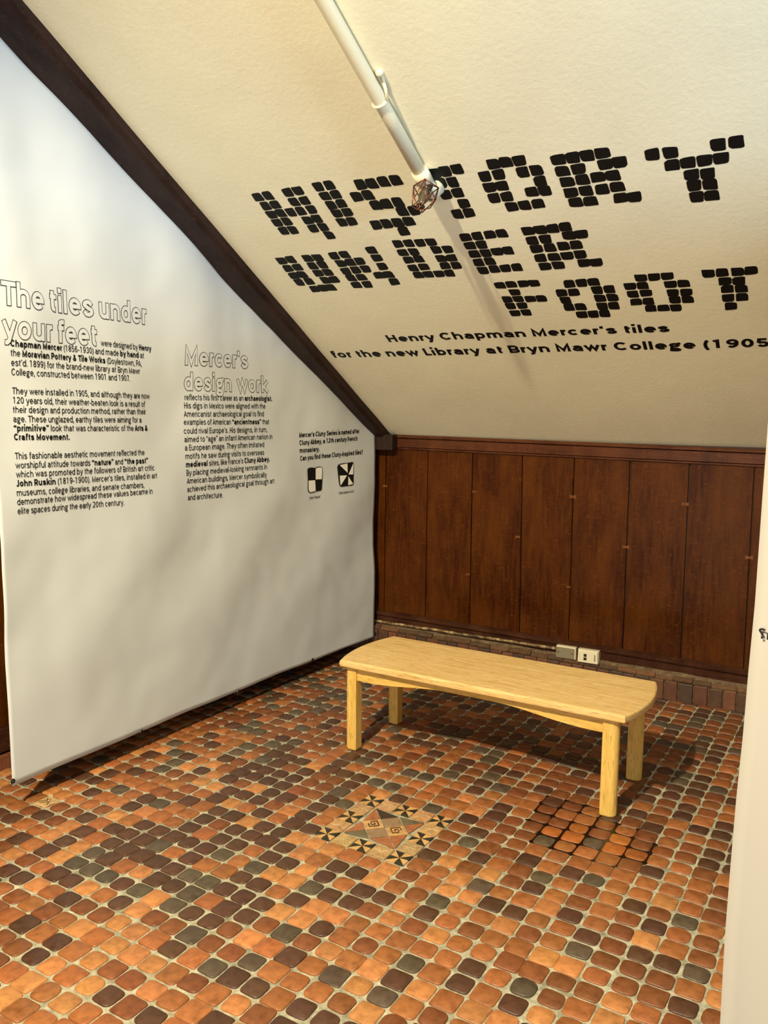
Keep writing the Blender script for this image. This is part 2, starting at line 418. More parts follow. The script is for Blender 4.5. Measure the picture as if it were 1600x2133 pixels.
# ------------------------------------------------------------------ setting: end wall with oak boards
wl = MB(); wl.frame(W0, XA, WN, Z_, -2.45, 2.95, .012, .15, -.02, 1.42)
wall_back = wl.build('wall_back', M_dark); tag(wall_back, kind='structure', label='low end wall panelled in dark stained oak boards under the sloping ceiling')
seams = [(805, 938, 800, 1292), (892, 935, 886, 1298), (985, 938, 978, 1308), (1089.5, 941, 1083, 1322), (1197.5, 945, 1184.5, 1338), (1313.5, 950, 1297.5, 1352), (1438, 955, 1419, 1370), (1573.5, 960, 1550, 1392)]
us = [-2.40, -2.05] + [(wall(a, b_)[0], wall(c, d)[0]) for a, b_, c, d in seams]
us = [(q, q) if not isinstance(q, tuple) else q for q in us] + [(.67, .65), (1.05, 1.04), (1.43, 1.43), (1.82, 1.82), (2.2, 2.2), (2.58, 2.58), (2.95, 2.95)]
ZB, ZT = .175, 1.30
for i in range(len(us)-1):
    g = .0022 if i not in (4+0, 6+1, 8) else .0035
    t0, b0 = us[i+1-1]; t1, b1 = us[i+1]
    off = random.uniform(.000, .004)
    vs = []
    for o_ in (-.012, off):
        for (a, z) in ((b0+g, ZB), (b1-g, ZB), (t1-g, ZT), (t0+g, ZT)): vs.append(wp(a, z, o_))
    # bevelled long edges
    for (a, z) in ((b0+g+.003, ZB), (b1-g-.003, ZB), (t1-g-.003, ZT), (t0+g+.003, ZT)): vs.append(wp(a, z, off+.002))
    f = [(8, 9, 10, 11), (4, 5, 9, 8), (5, 6, 10, 9), (6, 7, 11, 10), (7, 4, 8, 11), (0, 1, 5, 4), (1, 2, 6, 5), (2, 3, 7, 6), (3, 0, 4, 7)]
    obj('board', vs, f, M_oak, wall_back)
def key(px, py, s=1.0):
    u, z = wall(px, py); o_ = .0068
    pts = [(-.020, -.011), (0, -.006), (.020, -.012), (.020, .012), (0, .006), (-.020, .011)]
    vs = [wp(u+a*s, z+c*s, .001) for a, c in pts]+[wp(u+a*s*.94, z+c*s*.94, o_) for a, c in pts]
    f = [(6, 7, 10, 11), (7, 8, 9, 10)]+[(i, (i+1) % 6, 6+(i+1) % 6, 6+i) for i in range(6)]
    obj('butterfly_key', vs, f, M_key, wall_back)
for a in ((1194, 1034.5), (1304.5, 1139), (1428, 1050, .95), (1184.5, 1222, .6), (1079, 1118, .7), (1561, 1161), (989, 1024, .7), (803, 1012, .7), (976, 1196, .6)): key(*a)
# top rail, moulded, running the length of the boards
def profile_run(name, prof, u0, u1, m_, z_tilt=0, parent=None, n=1, zf=None):
    """prof: list of (offset from wall, z); swept along the wall from u0 to u1"""
    vs, fs = [], []; k = len(prof)
    for i in range(n+1):
        u = u0+(u1-u0)*i/n
        for o_, z in prof: vs.append(wp(u, z+z_tilt*u+(zf(u, z) if zf else 0), o_))
    for i in range(n):
        for q in range(k): fs.append((i*k+q, i*k+(q+1) % k, (i+1)*k+(q+1) % k, (i+1)*k+q))
    fs += [tuple(range(k))[::-1], tuple(n*k+q for q in range(k))]
    return obj(name, vs, fs, m_, parent)
zt = (wall(1588, 936)[1]-wall(830, 903)[1])/(wall(1588, 936)[0]-wall(830, 903)[0])
z_t = wall(1100, 916)[1]-zt*wall(1100, 916)[0]
z_b = wall(1100, 950)[1]-zt*wall(1100, 950)[0]*.6
tr = profile_run('trim_1', [(-.01, z_b), (.012, z_b), (.016, z_b+.004), (.016, z_b+.010), (.010, z_b+.013), (.022, z_b+.016), (.022, z_t-.022), (.014, z_t-.018), (.030, z_t-.014), (.030, z_t-.006), (.024, z_t+.002), (-.01, z_t+.002)], -2.40, 2.95, M_rail, zt*.8)
tag(tr, kind='structure', label='moulded oak rail along the top of the panelling')
# skirting
zs = .216; TB = -.021
sk = profile_run('baseboard_back', [(-.01, .135), (.030, .135), (.032, zs-.03), (.040, zs-.024), (.046, zs-.016), (.046, zs-.008), (.036, zs-.002), (.014, zs+.004), (-.01, zs+.004)], -2.40, 2.95, M_skirt, TB)
tag(sk, kind='structure', label='dark oak skirting with a rounded top edge above the tile base')
# tile base course
BO = .075
bc = profile_run('trim_2', [(-.01, -.06), (BO-.012, -.06), (BO-.012, .112), (.034, .146), (-.01, .146)], -2.40, 2.95, M_mortar, TB, n=60,
                 zf=lambda u, z: (noise.noise(Vector((u*9, z*10, 0)))*.006 if z > .03 else 0))
tag(bc, kind='structure', label='rough mortar and upright clay tile course at the foot of the end wall')
u = -2.38
while u < 2.9:
    wd = random.uniform(.062, .078); cA = random.choice([(.17, .06, .03), (.2, .075, .035), (.13, .06, .035), (.1, .055, .035), (.24, .09, .04)])
    m = MB(); m.frame(W0, XA, -WN, Z_, u, u+wd-.006, BO-.022, BO+random.uniform(-.003, .003), 0, .106+TB*u+random.uniform(-.003, .002), .005)
    o = m.build('base_tile', M_tile, bc); o.color = (*[q*.62 for q in cA], 1)
    u += wd
u = -2.38
while u < 2.9:
    wd = random.uniform(.085, .14); cA = random.choice([(.2, .11, .06), (.26, .14, .075), (.17, .1, .06), (.3, .15, .08)])
    z = .110+TB*u+random.uniform(-.003, .003); d = random.uniform(-.004, .004)
    vs = []
    for uu in (u, u+wd*.33, u+wd*.66, u+wd-.004):
        jz = random.uniform(-.003, .003)
        for o_, zz in ((.035, z+.008), (BO-.002+d, z-.002+jz), (BO+.002+d, z+.008+jz), (BO-.012+d, z+.015+jz), (.035, z+.024)): vs.append(wp(uu, zz, o_))
    fs = [(i*5+q, i*5+(q+1) % 5, (i+1)*5+(q+1) % 5, (i+1)*5+q) for i in range(3) for q in range(5)]+[(4, 3, 2, 1, 0), (15, 16, 17, 18, 19)]
    o = obj('cap_tile', vs, fs, M_tile, bc); o.color = (*[q*.62 for q in cA], 1)
    u += wd

# ------------------------------------------------------------------ sloping ceiling
nu, nv = 140, 160; U0, U1, V0, V1 = -2.5, 2.95, -.02, 7.2
vs = []
for i in range(nv+1):
    for j in range(nu+1):
        u = U0+(U1-U0)*j/nu; v_ = V0+(V1-V0)*i/nv
        vs.append(cpnt(u, v_, noise.noise(Vector((u*1.3, v_*1.6, 3)))*.004*min(1, v_*2)-.0))
fs = [(i*(nu+1)+j, i*(nu+1)+j+1, (i+1)*(nu+1)+j+1, (i+1)*(nu+1)+j) for i in range(nv) for j in range(nu)]
ceiling = obj('ceiling', vs, fs, M_plaster, smooth=True); tag(ceiling, kind='structure', label='sloping cream plaster ceiling with black lettering')
# side walls
m = MB(); m.box(XL-.12, XL, YB, 2.75, -.02, 5.2); wlf = m.build('wall_left', M_dark); tag(wlf, kind='structure', label='dark wooden wall just seen behind the long white banner')
for i in range(18):
    y0 = -1.2+i*.19
    if y0 > 2.4: break
    MB().box(XL, XL+.012, y0+.002, y0+.188, .18, 3.0, .002).build('board', M_oak, wlf)
m = MB(); m.box(XL, XL+.03, -2.5, 2.6, .075, .18, .004); bl_ = m.build('baseboard_left', M_skirt); tag(bl_, kind='structure')
y = -1.0
while y < 2.5:
    wd = random.uniform(.064, .078)
    o = MB().box(XL, XL+.045, y, y+wd-.007, 0, .066, .004).build('base_tile', M_tile, bl_); o.color = random.choice([(.17, .06, .03, 1), (.2, .075, .035, 1), (.13, .06, .035, 1)])
    y += wd

# ------------------------------------------------------------------ stained beam in the corner
def bpt(s, x, d): # s along slope from wall, x across, d below ceiling
    return C0 + Vector((0, 0, 0)) + Vector((x, x*math.tan(WY), 0)) + VA*s + CN*d
bm_ = MB(); XB0, XB1 = -2.06, -1.765
pts = []
fn = 24
vs = []
for i in range(fn+1):
    s = -.03+5.6*i/fn; sh = -.030*s
    jit = noise.noise(Vector((s*3, 0, 0)))*.004
    for x, d in ((XB0+sh, -.01), (XB1+sh+jit, -.01), (XB1+sh+jit*.5, .036), (XB1+sh-.018, .050), (XB0+sh, .052)): vs.append(bpt(s, x, d))
fs = [(i*5+q, i*5+(q+1) % 5, (i+1)*5+(q+1) % 5, (i+1)*5+q) for i in range(fn) for q in range(5)]+[(4, 3, 2, 1, 0), tuple(fn*5+q for q in range(5))]
beam = obj('beam', vs, fs, M_beam); tag(beam, 'dark stained timber beam running up the corner of the sloping ceiling above the banner', 'beam')
ub = wall(822, 920, .06)[0]
m = MB(); m.frame(W0, XA, -WN, Z_, -2.05, ub, .0, .09, wall(822, 938, .09)[1], 1.372, .004)
o = m.build('bracket', M_beam, beam)

# ------------------------------------------------------------------ lettering
# ------------------------------------------------------------------ a plain grotesque alphabet drawn as strokes
def arc(cx, cy, rx, ry, a0, a1, n=10):
    return [(cx+rx*math.cos(math.radians(a0+(a1-a0)*i/n)), cy+ry*math.sin(math.radians(a0+(a1-a0)*i/n))) for i in range(n+1)]
def spl(P_, n=5):
    out = []
    Q_ = [P_[0]]+list(P_)+[P_[-1]]
    for i in range(1, len(Q_)-2):
        p0, p1, p2, p3 = Q_[i-1:i+3]
        for k in range(n):
            t = k/n
            out.append(tuple(.5*(2*p1[d]+(p2[d]-p0[d])*t+(2*p0[d]-5*p1[d]+4*p2[d]-p3[d])*t*t+(3*p1[d]-p0[d]-3*p2[d]+p3[d])*t**3) for d in (0, 1)))
    return out+[P_[-1]]
def glyph(c, w):
    """strokes as (points, square start, square end), advance; w = stem weight in em"""
    h = w/2; X, C, A, D = .53, .715, .735, -.20; l = .055+h
    S = []
    def st(P_, a=1, b=1): S.append((P_, a, b))
    W_ = .40+w*.9; r = l+W_-w-.0; m_ = (l+r)/2; rx = (r-l)/2; ry = X/2-h+.006; ad = r+h+.055
    def stem(x, y0, y1): st([(x, y0+h), (x, y1-h)])
    if c == 'o': st(arc(m_, X/2, rx, ry, 0, 360, 24), 0, 0); ad -= .01
    elif c in 'bdpq':
        if c in 'bp': stem(l, 0 if c == 'b' else D, A if c == 'b' else X)
        else: stem(r, 0 if c == 'd' else D, A if c == 'd' else X)
        st(arc(m_, X/2, rx, ry, 0, 360, 22), 0, 0)
    elif c == 'c': st(arc(m_, X/2, rx, ry, 42, 318, 16), 0, 0); ad -= .035
    elif c == 'e': st([(l, X*.50), (r, X*.50)]+arc(m_, X/2, rx, ry, 4, 318, 20), 0, 0); ad -= .01
    elif c == 'a':
        r2 = r-.03; q = (l+r2)/2
        st([(r2, h)]+[(r2, X-h-.13)]+arc(q, X-h-.13, (r2-l)/2, .135, 8, 160, 9), 1, 0)
        st([(r2, X*.56), (q+.02, X*.55)]+arc(q-.01, (X*.55+h)/2, (r2-l)/2-.01, (X*.55-h)/2, 100, 270, 9)+[(q+.05, h+.01), (r2, .14)], 0, 0); ad = r2+h+.055
    elif c in 'nhm':
        stem(l, 0, A if c == 'h' else X)
        if c == 'm':
            g = rx*1.75
            for k in (0, 1):
                a = l+g*k; st([(a, X-h-.19)]+arc(a+g/2, X-h-.14, g/2, .145, 175, 0, 9)+[(a+g, h)], 0, 1)
            ad = l+2*g+h+.055
        else: st([(l, X-h-.20)]+arc(m_-.005, X-h-.15, rx-.005, .155, 175, 0, 10)+[(r-.01, h)], 0, 1); ad -= .01
    elif c == 'u': stem(r-.01, 0, X); st([(r-.01, h+.20)]+arc(m_-.005, h+.15, rx-.005, .155, -5, -180, 10)+[(l, X-h)], 0, 1); ad -= .01
    elif c == 'r': stem(l, 0, X); st([(l, X-h-.18)]+arc(l+.15, X-h-.14, .15, .142, 175, 82, 6)+[(l+.19, X-h)], 0, 0); ad = l+.23
    elif c == 'i': stem(l, 0, X); e_ = A+max(0, w-.11)*1.1; st([(l, e_-h*.95), (l, e_-h*.95-.012)]); ad = l+h+.055
    elif c == 'j': st([(l, X-h), (l, -.06)]+arc(l-.09, -.07, .09, .08, 0, -80, 5), 1, 0); st([(l, A-h), (l, A-h-.02)]); ad = l+h+.055
    elif c == 'l': stem(l, 0, A); ad = l+h+.055
    elif c == 'k': stem(l, 0, A); st([(l, .17), (r-.05, X-h)], 0, 1); st([(l+.10, .27), (r-.02, h)], 0, 1); ad = r+h+.01
    elif c == 't': a = l+.06; st([(a, X+.12)]+[(a, .14)]+arc(a+.10, .14, .10, .14-h, 180, 275, 6), 0, 0); st([(a-.10, X-h*.9), (a+.16, X-h*.9)], 0, 0); ad = a+.21
    elif c == 'f': a = l+.06; g = .12+h*.7; st([(a, h)]+[(a, A-.05-h)]+arc(a+g*.8, A-.06-h*.6, g*.8, .06-h*.4+.0, 180, 90, 6)+[(a+g+.02, A-h)], 1, 0); st([(a-.10, X-h*.9), (a+.15+h*.3, X-h*.9)], 0, 0); ad = a+.17+h*.5
    elif c == 's':
        r -= .05; m_ = (l+r)/2; rx = (r-l)/2
        st(spl([(r, X-h-.085), (m_+rx*.35, X-h+.003), (m_-rx*.45, X-h-.005), (l+.005, X*.72), (m_-.02, X*.54), (r-.005, X*.40), (r, X*.25), (m_+rx*.4, h), (m_-rx*.4, h), (l-.005, h+.095)]), 0, 0); ad = r+h+.05
    elif c == 'v': st([(l-.02, X-h), ((l+r)/2-.02, h), (r-.02, X-h)]); ad = r+h+.01
    elif c == 'w': q = (r-l)*.40; st([(l-.02+q*k, (X-h) if k % 2 == 0 else h) for k in range(5)]); ad = l+q*4+h+.01
    elif c == 'x': st([(l, h), (r-.04, X-h)]); st([(l, X-h), (r-.04, h)]); ad = r+h
    elif c == 'y': mm = (l+r)/2-.02; st([(r-.02, X-h), (mm-.02, -.08)]+[(mm-.09, D+h), (mm-.17, D+h)], 1, 0); st([(l-.02, X-h), (mm, h)]); ad = r+h+.01
    elif c == 'z': st([(l, X-h), (r-.05, X-h), (l, h), (r-.04, h)]); ad = r+h+.01
    elif c == 'g':
        st(arc(m_-.02, X*.64, rx-.03, X*.36-h, 0, 360, 20), 0, 0); st([(m_+rx*.5, X*.86), (r-.0, X-h*.7)], 0, 1)
        st(spl([(m_-rx*.6, X*.33), (l+.03, X*.18), (m_-rx*.3, .035), (m_+rx*.4, .03), (r-.01, -.05), (m_+rx*.5, D+h), (m_-rx*.4, D+h), (l, -.09), (l+.04, -.01), (m_-rx*.35, .035)]), 0, 0)
    elif c == 'T': a = .03; st([(a+h, C-h), (a+.50, C-h)]); st([(a+h*.5+.25, C-h), (a+h*.5+.25, h)], 0, 1); ad = a+.53+h*.3
    elif c == 'I': stem(l, 0, C); ad = l+h+.06
    elif c in 'HN':
        rr = l+.36+w*.4; stem(l, 0, C); stem(rr, 0, C); st([(l, C/2), (rr, C/2)] if c == 'H' else [(l, C-h), (rr, h)], 0, 0); ad = rr+h+.06
    elif c == 'M': rr = l+.46+w*.6; st([(l, h), (l, C-h*.9), ((l+rr)/2, h*1.4), (rr, C-h*.9), (rr, h)]); ad = rr+h+.06
    elif c == 'W': q = .185+w*.12; st([(h+.01+q*k, (C-h) if k % 2 == 0 else h) for k in range(5)]); ad = h*2+q*4+.02
    elif c == 'A': q = .46+w*.4; st([(h+.01, h), (q/2+h*.5, C-h), (q, h)]); st([(q*.22, .22), (q*.84, .22)], 0, 0); ad = q+h+.01
    elif c == 'E': st([(l+.34, C-h), (l, C-h), (l, h), (l+.35, h)], 0, 0); st([(l, C*.52), (l+.31, C*.52)], 0, 0); ad = l+.38
    elif c == 'F': st([(l+.34, C-h), (l, C-h), (l, h)], 0, 1); st([(l, C*.50), (l+.30, C*.50)], 0, 0); ad = l+.36
    elif c == 'L': st([(l, C-h), (l, h), (l+.32, h)], 1, 0); ad = l+.34
    elif c in 'PRB':
        yb = C*.44; rr = l+.36+w*.2; st([(l, h), (l, C-h), (rr-.14, C-h)]+arc(rr-.15, (C-h+yb)/2, .15, (C-h-yb)/2, 85, -85, 8)+[(l, yb)], 1, 0)
        if c == 'R': st([(l+.17, yb), (rr-.01, h)], 0, 1)
        if c == 'B': st([(rr-.15, yb)]+arc(rr-.15, (yb+h)/2, .17, (yb-h)/2, 85, -85, 8)+[(l, h)], 0, 0)
        ad = rr+h+(.02 if c == 'P' else .045)
    elif c == 'D': rr = l+.40+w*.3; st([(l, h), (l, C-h), (rr-.20, C-h)]+arc(rr-.21, C/2, .21, C/2-h, 85, -85, 12)+[(l, h)], 1, 0); ad = rr+h+.05
    elif c == 'C': q = .235+w*.15; st(arc(l+q, C/2, q, C/2-h+.006, 40, 320, 20), 0, 0); ad = l+2*q+h+.02
    elif c == 'O': q = .245+w*.2; st(arc(l+q, C/2, q, C/2-h+.006, 0, 360, 24), 0, 0); ad = l+2*q+h+.05
    elif c == 'S':
        rr = l+.36+w*.2; q = (l+rr)/2
        st(spl([(rr-.01, C-h-.12), (q+.08, C-h+.003), (q-.09, C-h-.003), (l+.01, C*.74), (q-.03, C*.55), (rr-.01, C*.40), (rr, C*.22), (q+.08, h), (q-.09, h), (l-.01, h+.14)]), 0, 0); ad = rr+h+.045
    elif c == 'Y': q = .44+w*.4; st([(h, C-h), (q/2+h*.3, C*.42), (q, C-h)]); st([(q/2+h*.3, C*.42), (q/2+h*.3, h)], 0, 1); ad = q+h
    elif c == 'J': rr = l+.26; st([(rr, C-h), (rr, .16)]+arc((l+rr)/2, .16, (rr-l)/2, .16-h, 0, -165, 9), 1, 0); ad = rr+h+.06
    elif c in '0689253147':
        r = l+.36+w*.55-w*.5; m_ = (l+r)/2; rx = (r-l)/2; ad = r+h+.055
        if c == '0': st(arc(m_, C/2, rx, C/2-h, 0, 360, 24), 0, 0)
        if c == '1': st([(l-.01, C-.13), (m_, C-h*.9), (m_, h)], 0, 1)
        if c == '8': st(arc(m_, C*.745, rx*.86, C*.255-h, 0, 360, 18), 0, 0); st(arc(m_, C*.27, rx, C*.27-h, 0, 360, 20), 0, 0)
        if c == '6': st(arc(m_, .235, rx, .235-h, 0, 360, 20), 0, 0); st(spl([(l, .24), (l+.02, .46), (m_-.05, C-h-.03), (m_+.05, C-h), (r-.01, C-.14)]), 0, 0)
        if c == '9': st(arc(m_, C-.235, rx, .235-h, 0, 360, 20), 0, 0); st(spl([(r, C-.24), (r-.02, C-.46), (m_+.05, h+.03), (m_-.05, h), (l+.01, .14)]), 0, 0)
        if c == '2': st(arc(m_, C-.19, rx, .19-h, 165, -10, 10)+[(r-.03, C*.55), (l, h), (r+.01, h)], 0, 0)
        if c == '3': st(arc(m_, C*.75, rx*.9, C*.25-h, 160, -80, 12), 0, 0); st(arc(m_, C*.27, rx, C*.27-h, 85, -160, 12), 0, 0)
        if c == '5': st([(r-.02, C-h), (l+.04, C-h), (l+.01, C*.48)], 0, 0); st([(l+.01, C*.50)]+arc(m_, .235, rx, .235-h, 125, -155, 14), 0, 0)
        if c == '4': st([(r+.01, .2), (l, .2), (r-.08, C-h), (r-.08, h)], 0, 1)
        if c == '7': st([(l, C-h), (r, C-h), (m_-.03, h)], 0, 1)
    elif c == '.': st([(l, h), (l, h+.02)]); ad = l+h+.055
    elif c == ',': st([(l, h+.02), (l, h), (l-.03, -.10)], 1, 0); ad = l+h+.055
    elif c == '’': st([(l, C-h), (l, C-h-.02), (l-.03, C-h-.13)], 1, 0); ad = l+h+.045
    elif c in '“”':
        for k in (0, 1):
            a = l+k*(w+.045)
            if c == '”': st([(a, C-h), (a, C-h-.02), (a-.03, C-h-.13)], 1, 0)
            else: st([(a+.01, C-h+.02), (a-.02, C-h-.09), (a-.02, C-h-.12)], 0, 1)
        ad = l+w+.045+h+.04
    elif c == '-': st([(.05+h, .26), (.20+h, .26)], 1, 1); ad = .26+w
    elif c in '()':
        P_ = arc(l+.34, .27, .34, .52, 130, 230, 10)
        if c == ')': P_ = [(2*l+.10-x, y) for x, y in P_]
        st(P_, 0, 0); ad = l+.10+h+.04
    elif c == '?': st(arc(l+.16, C-.17, .16, .17-h, 165, -30, 10)+[(l+.17, .33), (l+.16, .21)], 0, 0); st([(l+.16, h), (l+.16, h+.02)]); ad = l+.32+h+.04
    elif c == '&': st(spl([(r+.06, h), (m_-.03, C*.62), (m_-.07, C*.82), (m_, C-h), (m_+.09, C*.84), (m_+.02, C*.62), (l+.02, C*.34), (l, .14), (m_-.04, h), (r-.04, .12), (r+.04, .34)]), 0, 0); ad = r+.13+h
    else: ad = .26
    return S, ad
def text2d(segs, em, w=.085, wb=.145, grow=0.0, track=0.0):
    """verts (x,y), faces, width of a run of (text, bold) pieces; grow widens every stroke by that many em on each side"""
    V, F = [], []; x = 0.0
    for txt, bold in segs:
        ww = wb if bold else w
        for c in txt:
            S, ad = glyph(c, ww); h = ww/2
            for P_, a, b in S:
                P_ = [Vector(p) for p in P_]; Q_ = [P_[0]]
                for p in P_[1:]:
                    if (p-Q_[-1]).length > 1e-4: Q_.append(p)
                P_ = Q_; n = len(P_); closed = (P_[0]-P_[-1]).length < .003 and n > 6
                if closed: P_ = P_[:-1]; n -= 1
                hw = h+grow
                if not closed:
                    P_[0] = P_[0]+(P_[0]-P_[1]).normalized()*((h if a else 0)+grow)
                    P_[-1] = P_[-1]+(P_[-1]-P_[-2]).normalized()*((h if b else 0)+grow)
                base = len(V)
                for i in range(n):
                    if closed: d1 = (P_[i]-P_[i-1]).normalized(); d2 = (P_[(i+1) % n]-P_[i]).normalized()
                    else:
                        d1 = (P_[i]-P_[max(i-1, 0)]); d2 = (P_[min(i+1, n-1)]-P_[i])
                        if d1.length == 0: d1 = d2
                        if d2.length == 0: d2 = d1
                        d1 = d1.normalized(); d2 = d2.normalized()
                    t = d1+d2
                    if t.length < .2: t = d1
                    t.normalize(); nn = Vector((-t.y, t.x)); k = min(2.2, 1/max(.3, nn.dot(Vector((-d1.y, d1.x)))))
                    for s_ in (1, -1):
                        q = P_[i]+nn*(hw*k*s_); V.append(((q.x+x)*em, q.y*em))
                for i in range(n if closed else n-1):
                    j = (i+1) % n; F.append((base+2*i, base+2*i+1, base+2*j+1, base+2*j))
            x += ad+track
    xmin = min(v[0] for v in V); xmax = max(v[0] for v in V)
    return [(v[0]-xmin, v[1]) for v in V], F, xmax-xmin

# banner surface: a sheet hanging near x = -1.87, softly folded
Y0B, Y1B, Z0B = -.035, 2.475, .10
def sag(y, z):
    t = (y-Y0B)/(Y1B-Y0B); zz = max(0, z-Z0B)
    d = .007*math.sin(7.5*(y+.42*zz)+.6)*min(1, zz*.7) * (1-.5*t)
    d += .008*math.sin(13.0*(y+.22*zz)+1.9)*max(0, min(1, (zz-.7)*.8))*(1-t)
    d += .007*math.sin(9*(y*.9-.75*zz)+2.0)*math.exp(-((zz-.75)/.5)**2)
    d += .006*noise.noise(Vector((y*3.1, zz*3.7, 1.3)))+.0022*noise.noise(Vector((y*9, zz*8, 5)))
    d += .004*abs(math.sin(6*(y+.9*zz)+.8))**.6*math.exp(-((zz-.55)/.42)**2)
    return d
def bx(y, z): return -1.878+.05*max(0, (y-1.2)/1.3)**1.5+sag(y, z)
def onb(px, py):
    x = -1.87
    for _ in range(6):
        p = hit(px, py, X_, Vector((x, 0, 0))); x = bx(p.y, p.z)
    return p.y, p.z
def ztop(y):
    # a little below the beam
    s = (2.60-y)/math.cos(EL); return C0.z+s*math.sin(EL)-.075
banner = empty('hanging_banner', (-1.87, 1.2, .1))
tag(banner, 'long white printed banner with three columns of black text hanging under the beam', 'banner')
def child(name, vs, fs, m_, par, smooth=False):
    pl = par.location; return obj(name, [Vector(v)-pl for v in vs], fs, m_, par, smooth)
ny, nz = 150, 110
vs, fs = [], []
for i in range(ny+1):
    y = Y0B+(Y1B-Y0B)*i/ny
    zb = Z0B+.0018*math.sin(9*y)+(.0 if y < 2 else .0)
    for j in range(nz+1):
        z = zb+(ztop(y)-zb)*j/nz; vs.append((bx(y, z), y, z))
for i in range(ny):
    for j in range(nz):
        a = i*(nz+1)+j; fs.append((a, a+nz+1, a+nz+2, a+1))
sheet = child('sheet', vs, fs, M_cloth, banner, True)
md = sheet.modifiers.new('thick', 'SOLIDIFY'); md.thickness = .0015; md.offset = -1
def put_line(name, a, c, segs, em, m_, w=.085, wb=.15, grow=0, off=.0015):
    if isinstance(segs, str): segs = [(segs, False)]
    S, E = onb(*a), onb(*c)
    v2, f2, wd = text2d(segs, em, w, wb, grow)
    L_ = math.hypot(E[0]-S[0], E[1]-S[1]); dx, dz = (E[0]-S[0])/L_, (E[1]-S[1])/L_
    V = []
    g = grow*em
    for x, y in v2:
        t = (x-g)/(wd-2*g)*L_; yy = S[0]+dx*t; zz = S[1]+dz*t+y
        V.append((bx(yy, zz)+off, yy, zz))
    return child(name, V, f2, m_, banner)
def put_lines(name, lines, em, m_, w=.098, wb=.165):
    for a, c, segs in lines: put_line(name, a, c, segs, em, m_, w, wb)
def heading(a, c, txt, em):
    o = put_line('heading_word', a, c, txt, em, M_ink, w=.135, grow=.024, off=.0012)
    f = put_line('heading_fill', a, c, txt, em, M_cloth, w=.135, off=.0019); f.parent = o; f['label'] = 'white inside of the outlined word'
B, n_ = True, False
yh = lambda x: 634+.139*(x-3)
for x0, x1, t in ((3, 91.5, 'The'), (105, 194.5, 'tiles'), (207, 305, 'under')): heading((x0, yh(x0)), (x1, yh(x1)), t, .118)
heading((4, 703), (109, 712.5), 'your', .118); heading((121.5, 713.5), (201.5, 721), 'feet', .118)
put_lines('text_line', [
 ((209.6, 720.3), (314.7, 732), [('were designed by ', n_), ('Henry', B)]),
 ((21, 721.5), (299.5, 746.6), [('Chapman Mercer', B), (' (1856-1930) and made ', n_), ('by hand', B), (' at', n_)]),
 ((21.8, 741.5), (294.4, 763.3), [('the ', n_), ('Moravian Pottery & Tile Works', B), (' (Doylestown, PA,', n_)]),
 ((22.8, 761.8), (291, 779), 'est’d. 1899) for the brand-new library at Bryn Mawr'),
 ((23.3, 781.3), (270.4, 794.2), 'College, constructed between 1901 and 1907.'),
 ((24.8, 820.8), (311, 831), 'They were installed in 1905, and although they are now'),
 ((26.6, 840.3), (301.8, 847.8), '120 years old, their weather-beaten look is a result of'),
 ((26.6, 860), (303, 863.3), 'their design and production method, rather than their'),
 ((27.3, 879.5), (294, 880.3), 'age. These unglazed, earthy tiles were aiming for a'),
 ((28.4, 898.5), (306.8, 897.5), [('“primitive”', B), (' look that was characteristic of the ', n_), ('Arts &', B)]),
 ((28.9, 917), (144.3, 916.5), [('Crafts Movement.', B)]),
 ((30.9, 956.7), (300.5, 948), 'This fashionable aesthetic movement reflected the'),
 ((32, 976), (308, 965), [('worshipful attitude towards ', n_), ('“nature”', B), (' and ', n_), ('“the past”', B)]),
 ((33.2, 995), (321, 979.7), 'which was promoted by the followers of British art critic'),
 ((33.9, 1013.7), (327, 996), [('John Ruskin', B), (' (1819-1900). Mercer’s tiles, installed in art', n_)]),
 ((35, 1033.4), (300, 1015.7), 'museums, college libraries, and senate chambers,'),
 ((35.7, 1052.4), (317.5, 1028.4), 'demonstrate how widespread these values became in'),
 ((36.5, 1071.4), (258.2, 1052), 'elite spaces during the early 20th century.')], .0345, M_ink)
heading((385.3, 760), (516.2, 767.4), 'Mercer’s', .112); heading((383.4, 812.8), (481.8, 815.5), 'design', .112); heading((493.4, 815.8), (558.6, 817.7), 'work', .112)
put_lines('text_line', [
 ((384, 833.4), (566.3, 835.6), [('reflects his first career as an ', n_), ('archaeologist.', B)]),
 ((383.4, 850.7), (552.5, 851.3), 'His digs in Mexico were aligned with the'),
 ((382.8, 868.3), (549.2, 867.2), 'Americanist archaeological goal to find'),
 ((382.6, 885), (560.2, 883.7), [('examples of American ', n_), ('“ancientness”', B), (' that', n_)]),
 ((382.6, 903.5), (555.8, 900), 'could rival Europe’s. His designs, in turn,'),
 ((383.7, 921.4), (566.8, 914.5), 'aimed to “age” an infant American nation in'),
 ((384.8, 938.7), (549.8, 931), 'a European image. They often imitated'),
 ((386, 956.3), (549.8, 947.5), 'motifs he saw during visits to overseas'),
 ((387, 973.6), (561.6, 961.3), [('medieval', B), (' sites, like France’s ', n_), ('Cluny Abbey.', B)]),
 ((388, 991), (555.8, 977.2), 'By placing medieval-looking remnants in'),
 ((388.9, 1008), (555.3, 993.7), 'American buildings, Mercer symbolically'),
 ((389.7, 1025.4), (571.2, 1006.6), 'achieved this archaeological goal through art'),
 ((390.8, 1042.4), (463.4, 1036), 'and architecture.')], .0375, M_ink)
put_lines('text_line', [
 ((622.9, 911.5), (747.8, 902.5), [('Mercer’s Cluny Series is named after', B)]),
 ((623.5, 927.5), (744, 917.8), [('Cluny Abbey, a 12th century French', B)]),
 ((624, 943.5), (664.8, 940.3), [('monastery.', B)]),
 ((624.8, 960), (755, 946), [('Can you find these Cluny-inspired tiles?', B)])], .0385, M_ink)
